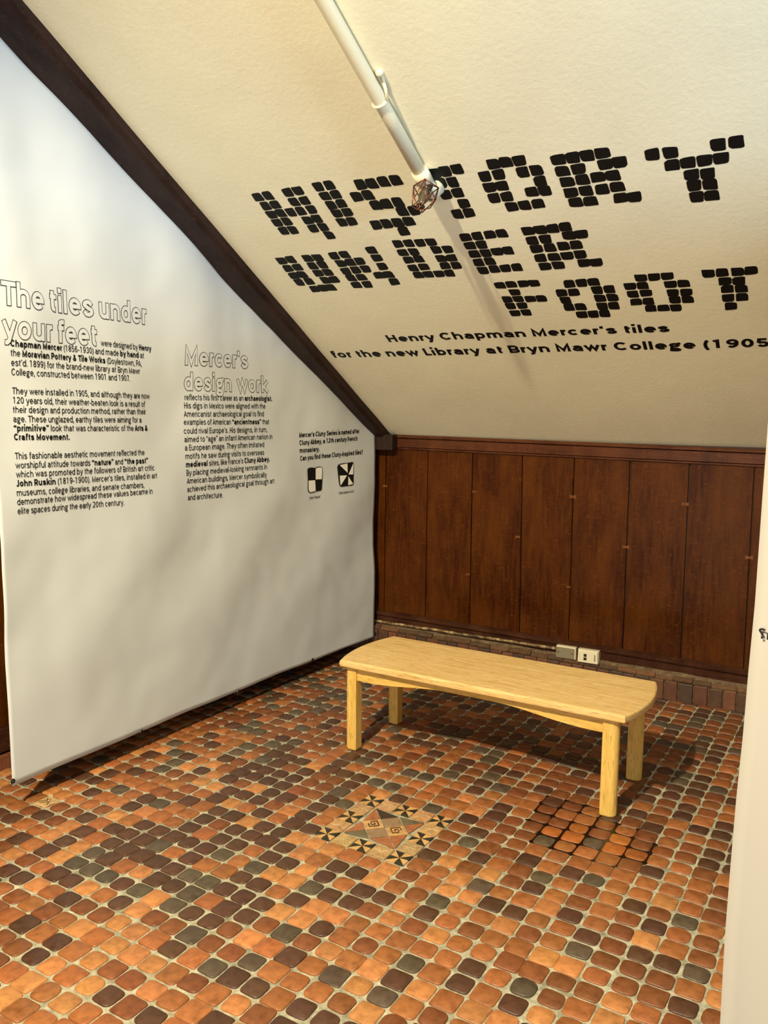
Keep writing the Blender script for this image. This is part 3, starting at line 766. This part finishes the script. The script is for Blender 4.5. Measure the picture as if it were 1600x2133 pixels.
put_lines('caption', [((643.5, 1040.6), (667.8, 1036.5), '“Little Chequer”'), ((704.8, 1030), (736.9, 1025.6), '“Little Maltese Cross”')], .021, M_ink)
# two printed tile diagrams
def patch(polys, off, m_, name):
    V, F = [], []
    for P_ in polys:
        n = len(V)
        for px, py in P_:
            y, z = onb(px, py); V.append((bx(y, z)+off, y, z))
        F.append(tuple(range(n, n+len(P_))))
    return child(name, V, F, m_, banner)
def zz(pts): return [(600+a/8, 860+c/8) for a, c in pts]
patch([zz([(315, 945), (330, 920), (380, 908), (440, 918), (480, 898), (540, 895), (566, 915), (568, 1000), (562, 1110), (555, 1270), (540, 1295), (470, 1305), (420, 1322), (360, 1335), (335, 1322), (320, 1280), (322, 1120)])], .0035, M_ink, 'tile_diagram')
patch([zz([(448, 930), (480, 912), (538, 908), (556, 925), (556, 1000), (550, 1104), (448, 1108)]), zz([(330, 1128), (440, 1122), (448, 1300), (365, 1322), (340, 1310), (330, 1270)])], .0055, M_white, 'diagram_square')
patch([zz([(812, 900), (830, 862), (865, 845), (980, 832), (1060, 818), (1084, 825), (1086, 1000), (1084, 1190), (1060, 1208), (980, 1218), (880, 1232), (852, 1215), (838, 1150)])], .0035, M_ink, 'tile_diagram')
patch([zz([(848, 868), (978, 843), (982, 1000)]), zz([(1076, 838), (1074, 1024), (996, 1026)]), zz([(850, 1045), (972, 1040), (868, 1208), (858, 1180)]), zz([(992, 1055), (1074, 1185), (990, 1205)])], .0055, M_white, 'diagram_triangle')
for a in ((26, 1627), (294, 1524.5), (495.5, 1441), (650.5, 1374), (780.5, 1320)):
    y, z = onb(*a); c = Vector((bx(y, z)+.003, y, z))-banner.location
    m = MB(); n = 14
    m.tube([c+Vector((0, math.cos(t*2*math.pi/n)*.007, math.sin(t*2*math.pi/n)*.007)) for t in range(n+1)], .003, 6, False)
    m.build('grommet', M_eye, banner)

# ceiling letters made of tile-like blobs (u, v in the plane of the slope)
def z1(x, y): return (500+x/2.857, 260+y/2.857)
def z2(x, y): return (980+x/2.5806, 260+y/2.5806)
LET = {
 'H': (z1, [(107, 430), (167, 421), (285, 401), (345, 391), (153, 483), (210, 475), (323, 458), (385, 450), (188, 534), (243, 525), (303, 519), (362, 513), (425, 503), (222, 582), (278, 575), (403, 568), (458, 558), (260, 630), (315, 626), (436, 616), (495, 608), (532, 657)]),
 'I': (z1, [(466, 367), (532, 359), (508, 423), (570, 414), (543, 478), (603, 468), (577, 526), (638, 519), (607, 579), (665, 574)]),
 'S': (z1, [(717, 355), (785, 349), (855, 338), (927, 330), (695, 427), (762, 418), (810, 478), (872, 470), (940, 461), (968, 515), (1037, 508), (810, 595), (872, 588), (938, 581), (1005, 574), (975, 632)]),
 'T': (z1, [(1075, 298), (1160, 289), (1222, 277), (1292, 264), (1195, 346), (1266, 341), (1224, 415), (1296, 404), (1332, 468), (1295, 530), (1362, 523)]),
 'O': (z2, [(123, 212), (190, 202), (262, 193), (78, 277), (152, 267), (282, 254), (354, 245), (103, 336), (170, 328), (376, 303), (128, 393), (196, 386), (330, 360), (400, 354), (222, 440), (292, 432), (364, 424)]),
 'R': (z2, [(473, 188), (550, 177), (627, 166), (708, 153), (495, 250), (580, 237), (725, 212), (802, 200), (520, 307), (603, 295), (685, 281), (767, 272), (540, 364), (622, 354), (709, 346), (790, 333), (567, 416), (646, 410), (808, 392), (882, 386)]),
 'Y': (z2, [(978, 160), (1075, 150), (1332, 108), (1430, 94), (1085, 217), (1170, 204), (1258, 192), (1347, 180), (1190, 268), (1275, 263), (1203, 325), (1289, 320), (1217, 386), (1298, 380)]),
 'U2': (z1, [(247, 811), (302, 803), (402, 796), (462, 792), (285, 856), (342, 849), (432, 841), (490, 834), (320, 899), (370, 893), (465, 884), (522, 879), (352, 938), (411, 933), (508, 926), (560, 922), (445, 978), (495, 972), (541, 969)]),
 'N2': (z1, [(560, 780), (622, 773), (783, 746), (600, 826), (657, 819), (712, 812), (814, 792), (630, 872), (688, 865), (747, 858), (846, 843), (661, 912), (722, 908), (828, 896), (884, 892), (693, 954), (757, 950), (917, 934)]),
 'D2': (z1, [(940, 708), (1005, 704), (1072, 701), (1137, 697), (970, 760), (1034, 755), (1168, 743), (1236, 740), (1003, 804), (1064, 798), (1197, 795), (1260, 791), (1031, 852), (1094, 845), (1221, 838), (1286, 836), (1062, 894), (1121, 889), (1185, 886), (1247, 882)]),
 'E2': (z1, [(1343, 669), (1413, 661), (1487, 653), (1558, 646), (1370, 718), (1438, 712), (1396, 768), (1463, 762), (1530, 753), (1595, 747), (1421, 818), (1487, 811), (1447, 865), (1514, 857), (1580, 852), (1648, 847)]),
 'R2': (z2, [(310, 570), (377, 563), (443, 557), (510, 548), (333, 622), (403, 613), (530, 594), (596, 587), (355, 666), (428, 660), (500, 651), (568, 645), (377, 715), (450, 710), (520, 703), (590, 696), (401, 760), (472, 754), (611, 742), (676, 739)]),
 'F3': (z2, [(160, 862), (219, 857), (284, 853), (342, 850), (238, 899), (198, 938), (257, 935), (322, 935), (381, 933), (216, 973), (278, 971), (240, 1012), (300, 1008)]),
 'O3': (z2, [(532, 855), (597, 849), (662, 845), (490, 903), (555, 900), (681, 888), (747, 884), (512, 943), (697, 932), (763, 928), (531, 980), (592, 978), (709, 975), (771, 972), (600, 1020), (661, 1017), (722, 1014)]),
 'O4': (z2, [(916, 823), (987, 818), (1058, 813), (858, 868), (926, 865), (1076, 857), (1146, 853), (874, 910), (943, 904), (1088, 902), (1160, 899), (891, 952), (957, 948), (1100, 940), (1168, 938), (970, 986), (1038, 984), (1104, 982)]),
 'T4': (z2, [(1279, 798), (1353, 793), (1436, 788), (1508, 781), (1368, 839), (1444, 837), (1382, 881), (1456, 879), (1386, 928), (1460, 924), (1400, 973)]),
}
def blob(u, v_, wd, ht, rnd):
    pts = []; n = 16; ph = [rnd.uniform(0, 6.28) for _ in range(3)]
    for i in range(n):
        a = (i+.5)*2*math.pi/n; c, s = math.cos(a), math.sin(a)
        r = 1+.04*math.sin(2*a+ph[0])+.045*math.sin(3*a+ph[1])+.02*math.sin(5*a+ph[2])
        pts.append((u+wd*.5*r*math.copysign(abs(c)**(2/5.0), c), v_+ht*.5*r*math.copysign(abs(s)**(2/5.0), s)))
    return pts
rnd = random.Random(3)
LINE = lambda nm: nm[1:] or '1'
UV = {nm: [ceil(*fz(*q)) for q in pl] for nm, (fz, pl) in LET.items()}
def med(l): l = sorted(l); return l[len(l)//2]
CW, CH = {}, {}
for ln in '1234':
    A_, B_ = [], []
    for nm, uv in UV.items():
        if LINE(nm) != ln: continue
        for a in uv:
            d = [abs(a[0]-c[0]) for c in uv if abs(a[1]-c[1]) < .018 and .03 < abs(a[0]-c[0]) < .085]
            e = [abs(a[1]-c[1]) for c in uv if abs(a[0]-c[0]) < .018 and .03 < abs(a[1]-c[1]) < .085]
            if d: A_.append(min(d))
            if e: B_.append(min(e))
    CW[ln], CH[ln] = med(A_), med(B_)
CW['3'] = CW['4']; CH['3'] = CH['4']
for nm, uv in UV.items():
    cw, ch = CW[LINE(nm)], CH[LINE(nm)]
    d = [min(q) for q in ([abs(a[0]-c[0]) for c in uv if abs(a[1]-c[1]) < .018 and .03 < abs(a[0]-c[0]) < .085] for a in uv) if q]
    e = [min(q) for q in ([abs(a[1]-c[1]) for c in uv if abs(a[0]-c[0]) < .018 and .03 < abs(a[1]-c[1]) < .085] for a in uv) if q]
    if len(d) > 5: cw = min(cw*1.18, max(cw*.9, med(d)))
    if len(e) > 5: ch = min(ch*1.12, max(ch*.9, med(e)))
    V, F = [], []
    for (u, v_) in uv:
        q = blob(u, v_, cw*.95, ch*.94, rnd); n = len(V)
        wob = noise.noise(Vector((u*1.3, v_*1.6, 3)))*.004*min(1, v_*2)
        V += [cpnt(a, c, wob+.0006) for a, c in q]; F.append(tuple(range(n, n+16))[::-1])
    obj('painted_letter', V, F, M_vinyl, ceiling)
def ceil_text(a, c, txt, em, bo):
    S, E = ceil(*a), ceil(*c); v2, f2, wd = text2d([(txt, True)], em, wb=bo)
    L_ = math.hypot(E[0]-S[0], E[1]-S[1]); dx, dy = (E[0]-S[0])/L_, (E[1]-S[1])/L_
    V = []
    for x, y in v2:
        t = x/wd*L_; uu = S[0]+dx*t-dy*y; v_ = S[1]+dy*t+dx*y
        V.append(cpnt(uu, v_, noise.noise(Vector((uu*1.3, v_*1.6, 3)))*.004*min(1, v_*2)+.0006))
    obj('caption', V, f2, M_vinyl, ceiling)
ceil_text((811, 712), (1396, 691), 'Henry Chapman Mercer’s tiles', .080, .17)
ceil_text((697, 745), (1622, 721.5), 'for the new Library at Bryn Mawr College (1905)', .086, .17)

# ------------------------------------------------------------------ pipe on the ceiling and caged lamp
ua, va = ceil(674, 0, .03); ub_, vb = ceil(880, 368, .03)
slope_u = (ua-ub_)/(va-vb)
lamp = empty('caged_pendant_lamp', cpnt(ub_, vb, 0))
pipe = empty('conduit_pipe', cpnt(ub_, vb, 0)); tag(pipe, 'white painted pipe running down the sloping ceiling to the caged lamp', 'pipe')
R_ = .0245
m = MB(); m.tube([cpnt(ub_+slope_u*(v_-vb), v_, .030) for v_ in [vb+.0325+i*.25 for i in range(0, 16)]], R_, 16)
child('tube', m.v, m.f, M_pipe, pipe, True)
uh, vh = ceil(792, 212, .03)
m = MB(); n = 16
ring = [cpnt(uh, vh, .030)+(XA*math.cos(t*2*math.pi/n)+CN*math.sin(t*2*math.pi/n))*(R_+.002) for t in range(n+1)]
m.tube([p for p in ring], .0045, 6, False)
m.tube([cpnt(uh+R_+.004, vh, .035), cpnt(uh+R_+.006, vh+.03, .015), cpnt(uh+.03, vh+.075, -.002)], [.005, .006, .006], 8)
m.ball(cpnt(uh+.030, vh+.085, .004), .014, 12)
child('hanger', m.v, m.f, M_pipe, pipe, True)
tag(lamp, 'small copper wire cage lamp with a dark bulb at the white pipe’s end', 'lamp')
m = MB(); e0 = cpnt(ub_, vb, .030); e1 = cpnt(ub_-slope_u*.03, vb-.03, .030)
m.tube([cpnt(ub_+slope_u*.03, vb+.031, .03), e0, e1], [.030, .032, .030], 16); m.ball(e1, .030, 16)
u2, v2_ = ceil(905, 398, .02)
m.tube([e1, cpnt(u2-.006, v2_+.004, .035), cpnt(u2, v2_, .0)], [.028, .030, .036], 16)
child('canopy', m.v, m.f, M_pipe, lamp, True)
A = cpnt(*ceil(892, 388, .045), .045); Bt = None
tip = (CAM + ray(873, 436)*((A-CAM).dot(FW)-.055))     # the cage hangs out from the slope
ax = (tip-A); Ln = ax.length; ax.normalize(); s1 = ax.orthogonal().normalized(); s2 = ax.cross(s1)
def cg(s, r, a): return A+ax*(s*Ln)+(s1*math.cos(a)+s2*math.sin(a))*r
print('cage length', Ln)
m = MB(); wr = .0021; k5 = 5
for i in range(k5):
    a = i*2*math.pi/k5+.3; a2 = a+2*math.pi/k5; am = a+math.pi/k5
    m.tube([cg(.0, .016, a), cg(.18, .050, a)], wr, 6); m.tube([cg(.18, .050, a), cg(.18, .050, a2)], wr, 6)
    m.tube([cg(.18, .050, a), cg(.80, .036, am)], wr, 6); m.tube([cg(.18, .050, a2), cg(.80, .036, am)], wr, 6)
    m.tube([cg(.80, .036, am), cg(.97, .012, am), cg(1, 0, 0)], wr, 6)
m.tube([cg(.0, .016, i*2*math.pi/12) for i in range(13)], wr, 6, False)
child('cage', m.v, m.f, M_copper, lamp, True)
m = MB(); m.tube([A-ax*.012, A+ax*(.12*Ln), A+ax*(.2*Ln)], [.017, .017, .014], 14)
child('socket', m.v, m.f, M_iron, lamp, True)
m = MB(); m.tube([A+ax*(t*Ln) for t in (.18, .26, .36, .48, .6, .7, .78, .82)], [.011, .018, .022, .021, .017, .012, .008, .003], 16)
child('bulb', m.v, m.f, M_bulb, lamp, True)
m = MB()
for i in range(7):
    a = i*2*math.pi/7; m.ball(cg(.86, .012, a), .0062, 8)
m.ball(A+ax*(.9*Ln), .006, 8); m.tube([A+ax*(.84*Ln), A+ax*(1.0*Ln)], .0035, 8)
child('finial', m.v, m.f, M_iron, lamp, True)

# ------------------------------------------------------------------ bench
bench = empty('bench', (-.52, 1.335, 0)); tag(bench, 'low pale oak bench with bowed ends standing on the tiled floor before the panelling', 'bench')
TX0, TX1, TY0, TY1, TZ0, TZ1 = -1.148, .122, 1.100, 1.568, .392, .424
def outline(n=14, ins=0.0):
    pts = []
    r = .008
    for i in range(n+1):
        t = i/n; y = TY0+ins+(TY1-TY0-2*ins)*t; pts.append((TX1-ins+.040*(1-(2*t-1)**2), y))
    for i in range(n+1):
        t = 1-i/n; y = TY0+ins+(TY1-TY0-2*ins)*t; pts.append((TX0+ins-.040*(1-(2*t-1)**2), y))
    return pts
def stack(layers):
    V, F = [], []; n = None
    for ins, z in layers:
        o_ = outline(ins=ins); n = len(o_); V += [(x, y, z) for x, y in o_]
    for l in range(len(layers)-1):
        for i in range(n): F.append((l*n+i, l*n+(i+1) % n, (l+1)*n+(i+1) % n, (l+1)*n+i))
    F += [tuple(range(n))[::-1], tuple((len(layers)-1)*n+i for i in range(n))]
    return V, F
V, F = stack([(.006, TZ0), (.001, TZ0+.004), (0, TZ0+.009), (0, TZ1-.008), (.002, TZ1-.003), (.008, TZ1)])
child('seat', V, F, M_seat, bench)
lw, ld = .060, .052
def leg(cx, cy, sx, sy):
    """section square on the inside, well rounded on the outer corner"""
    sec = []; hw, hd = lw/2, ld/2
    for qx, qy in ((1, -1), (1, 1), (-1, 1), (-1, -1)):
        r = .026 if (qx == sx) else .004
        for i in range(7):
            base = {(1, -1): -math.pi/2, (1, 1): 0, (-1, 1): math.pi/2, (-1, -1): math.pi}[(qx, qy)]
            a = base+i/6*math.pi/2
            sec.append((cx+qx*(hw-r)+r*math.cos(a), cy+qy*(hd-r)+r*math.sin(a)))
    n = len(sec); V, F = [], []
    for ins, z in ((.93, .006), (1, .010), (1, TZ0)):
        V += [(cx+(x-cx)*ins, cy+(y-cy)*ins, z) for x, y in sec]
    for l in range(2):
        for i in range(n): F.append((l*n+i, l*n+(i+1) % n, (l+1)*n+(i+1) % n, (l+1)*n+i))
    F += [tuple(range(n))[::-1], tuple(2*n+i for i in range(n))]
    o = child('leg', V, F, M_leg, bench)
    g = MB(); g.box(cx-.018, cx+.018, cy-.016, cy+.016, .0045, .0065)
    g.v = [p-bench.location for p in g.v]; g.build('foot_pad', M_black, o)
LX0, LX1, LY0, LY1 = -1.108, .062, 1.152, 1.520
for cx_, sx in ((LX0, -1), (LX1, 1)):
    for cy__, sy in ((LY0, -1), (LY1, 1)): leg(cx_, cy__, sx, sy)
def apron(y):
    n = 24; V, F = [], []; x0, x1 = LX0+lw/2, LX1-lw/2
    for yy in (y-.011, y+.011):
        for i in range(n+1):
            t = i/n; x = x0+(x1-x0)*t; s = min(1, max(0, (min(t, 1-t)-.06)/.34)); s = s*s*(3-2*s)
            V += [(x, yy, TZ0), (x, yy, TZ0-.062+.032*s)]
    k = (n+1)*2
    for i in range(n):
        a = 2*i; F += [(a, a+1, a+3, a+2), (k+a, k+a+2, k+a+3, k+a+1), (a+1, k+a+1, k+a+3, a+3)]
    F += [(0, k, k+1, 1), (2*n, 2*n+1, k+2*n+1, k+2*n)]
    child('apron', V, F, M_apron, bench)
apron(LY0-.004); apron(LY1)
for x in (LX0, LX1):
    m = MB(); m.box(x-.011, x+.011, LY0+ld/2, LY1-ld/2, TZ0-.06, TZ0); m.v = [p-bench.location for p in m.v]; m.build('end_rail', M_apron, bench)

# ------------------------------------------------------------------ conduit and two boxes on the skirting
SO = .040
m = MB(); pts = []
u0_, z0_ = wall(786, 1294, SO+.012); u1_, z1_ = wall(1158, 1351, SO+.012)
for i in range(25):
    t = i/24; u = u0_-.25+(u1_-u0_+.25)*t
    z = z0_+(z1_-z0_)*(u-u0_)/(u1_-u0_)
    pts.append(wp(u, z+noise.noise(Vector((u*6, 0, 0)))*.004, SO+.010+noise.noise(Vector((u*7, 3, 0)))*.003))
m.tube(pts, .0088, 10); o = m.build('wall_conduit', M_conduit, None, True)
tag(o, 'thin worn conduit along the dark skirting leading to the grey covered box', 'pipe')
def wbox(name, ax_, label, face):
    (xa, ya), (xb, yb) = ax_
    u0, zt_ = wall(xa, ya, SO+.05); u1, zb_ = wall(xb, yb, SO+.05)
    return u0, u1, zt_, zb_
# grey plate box
ua0 = wall(1158, 1360, .075)[0]; ua1 = wall(1199, 1366, .075)[0]
zt0 = wall(1158, 1344, .075)[1]; zb0 = wall(1158, 1369, .075)[1]
g1 = empty('junction_box', wp(ua0, zb0, .04)); tag(g1, 'grey cover plate surface box on the skirting, left of the cream socket box', 'box')
m = MB(); m.frame(W0, XA, -WN, Z_, ua0, ua1, .032, .074, zb0, zt0, .004); child('body', m.v, m.f, M_cream, g1)
m = MB(); m.frame(W0, XA, -WN, Z_, ua0+.002, ua1-.006, .074, .079, zb0+.004, zt0-.006, .002); child('cover_plate', m.v, m.f, M_plate, g1)
zc = (zb0+zt0)/2
for q in (ua0+.014, ua1-.018):
    m = MB(); m.tube([wp(q, zc, .078), wp(q, zc, .081)], .0035, 10); child('screw', m.v, m.f, M_iron, g1)
ub0 = wall(1203, 1366, .085)[0]; ub1 = wall(1246, 1375, .085)[0]
zt1 = wall(1203, 1352, .085)[1]; zb1 = wall(1203, 1378, .085)[1]
g2 = empty('outlet_box', wp(ub0, zb1, .04)); tag(g2, 'cream data outlet box with two small black ports on the skirting', 'socket')
m = MB()
V = []
for off, ins in ((.032, 0), (.074, 0), (.086, .007)):
    for a, z in ((ub0+ins*.4, zb1+ins*.2), (ub1-ins*.3, zb1+ins*.2), (ub1-ins, zt1-ins*1.2), (ub0+ins*.6, zt1-ins*1.2)): V.append(wp(a, z, off))
F = [(0, 1, 5, 4), (1, 2, 6, 5), (2, 3, 7, 6), (3, 0, 4, 7), (4, 5, 9, 8), (5, 6, 10, 9), (6, 7, 11, 10), (7, 4, 8, 11), (8, 9, 10, 11)]
child('body', V, F, M_cream, g2)
hb = ub1-ub0; hz = zt1-zb1
for t in (.34, .62):
    m = MB(); m.frame(W0, XA, -WN, Z_, ub0+hb*.30, ub0+hb*.30+.017, .084, .0875, zb1+hz*t-.010, zb1+hz*t+.006, .001); child('port', m.v, m.f, M_black, g2)
for t in (.12, .84):
    m = MB(); m.frame(W0, XA, -WN, Z_, ub0+hb*t-.004, ub0+hb*t+.003, .085, .0872, zb1+hz*.2, zb1+hz*.72, .001); child('label_window', m.v, m.f, M_plate if t > .5 else M_pipe, g2)

# ------------------------------------------------------------------ near banner at the right, seen from behind
YN = -.55
nb = empty('near_banner', (1.1, YN, .1)); tag(nb, 'cream banner hanging close by at the right edge, seen from its back', 'banner')
edge = [(1640, 300), (1612, 700), (1600, 880), (1588, 1040), (1573, 1255), (1560, 1390), (1548, 1530), (1534, 1660), (1522, 1800), (1510, 1950), (1500, 2133)]
E_ = [hit(a, c, Y_, Vector((0, YN, 0))) for a, c in edge]
def ex(z):
    es = sorted(E_, key=lambda p: p.z)
    if z <= es[0].z: 
        return es[0].x+(z-es[0].z)*(es[1].x-es[0].x)/(es[1].z-es[0].z)*.4
    for a, c in zip(es, es[1:]):
        if z <= c.z: return a.x+(c.x-a.x)*(z-a.z)/(c.z-a.z)
    return es[-1].x
zt_n = C0.z+(2.66-YN)*math.tan(EL)-.06
V, F = [], []; a_, b_n = 50, 60
def ny_(s, z): # s distance from the free edge
    return YN+.030*math.exp(-(s/.012)**2)*0+.022*math.sin(s*17+z*1.1+.4)-.022*math.sin(z*1.1+.4)+.006*noise.noise(Vector((s*5, z*2, 8)))
for i in range(b_n+1):
    z = .1+(zt_n-.1)*i/b_n
    for j in range(a_+1):
        s = 1.05*j/a_; V.append((ex(z)+s, ny_(s, z), z))
for i in range(b_n):
    for j in range(a_): 
        q = i*(a_+1)+j; F.append((q, q+1, q+a_+2, q+a_+1))
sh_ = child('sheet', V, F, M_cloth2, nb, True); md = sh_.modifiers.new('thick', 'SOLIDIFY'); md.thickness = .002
Sx = hit(1581, 1327, Y_, Vector((0, YN, 0)))
v2, f2, wd = text2d([('a?', True)], .0225, track=-.05)
V = []
for x, y in v2:
    X = Sx.x+(wd-x); Zz = Sx.z+y; V.append((X, ny_(X-ex(Zz), Zz)-.0045, Zz))
child('lettering', V, f2, M_ink, nb)

# ------------------------------------------------------------------ rest of the room behind and beside the viewer
m = MB(); m.box(2.3, 2.4, YB, 2.62, -.02, 2.35); o = m.build('wall_right', M_plaster); tag(o, kind='structure')  # unseen wall, its top edge set to cut the daylight reaching the long banner
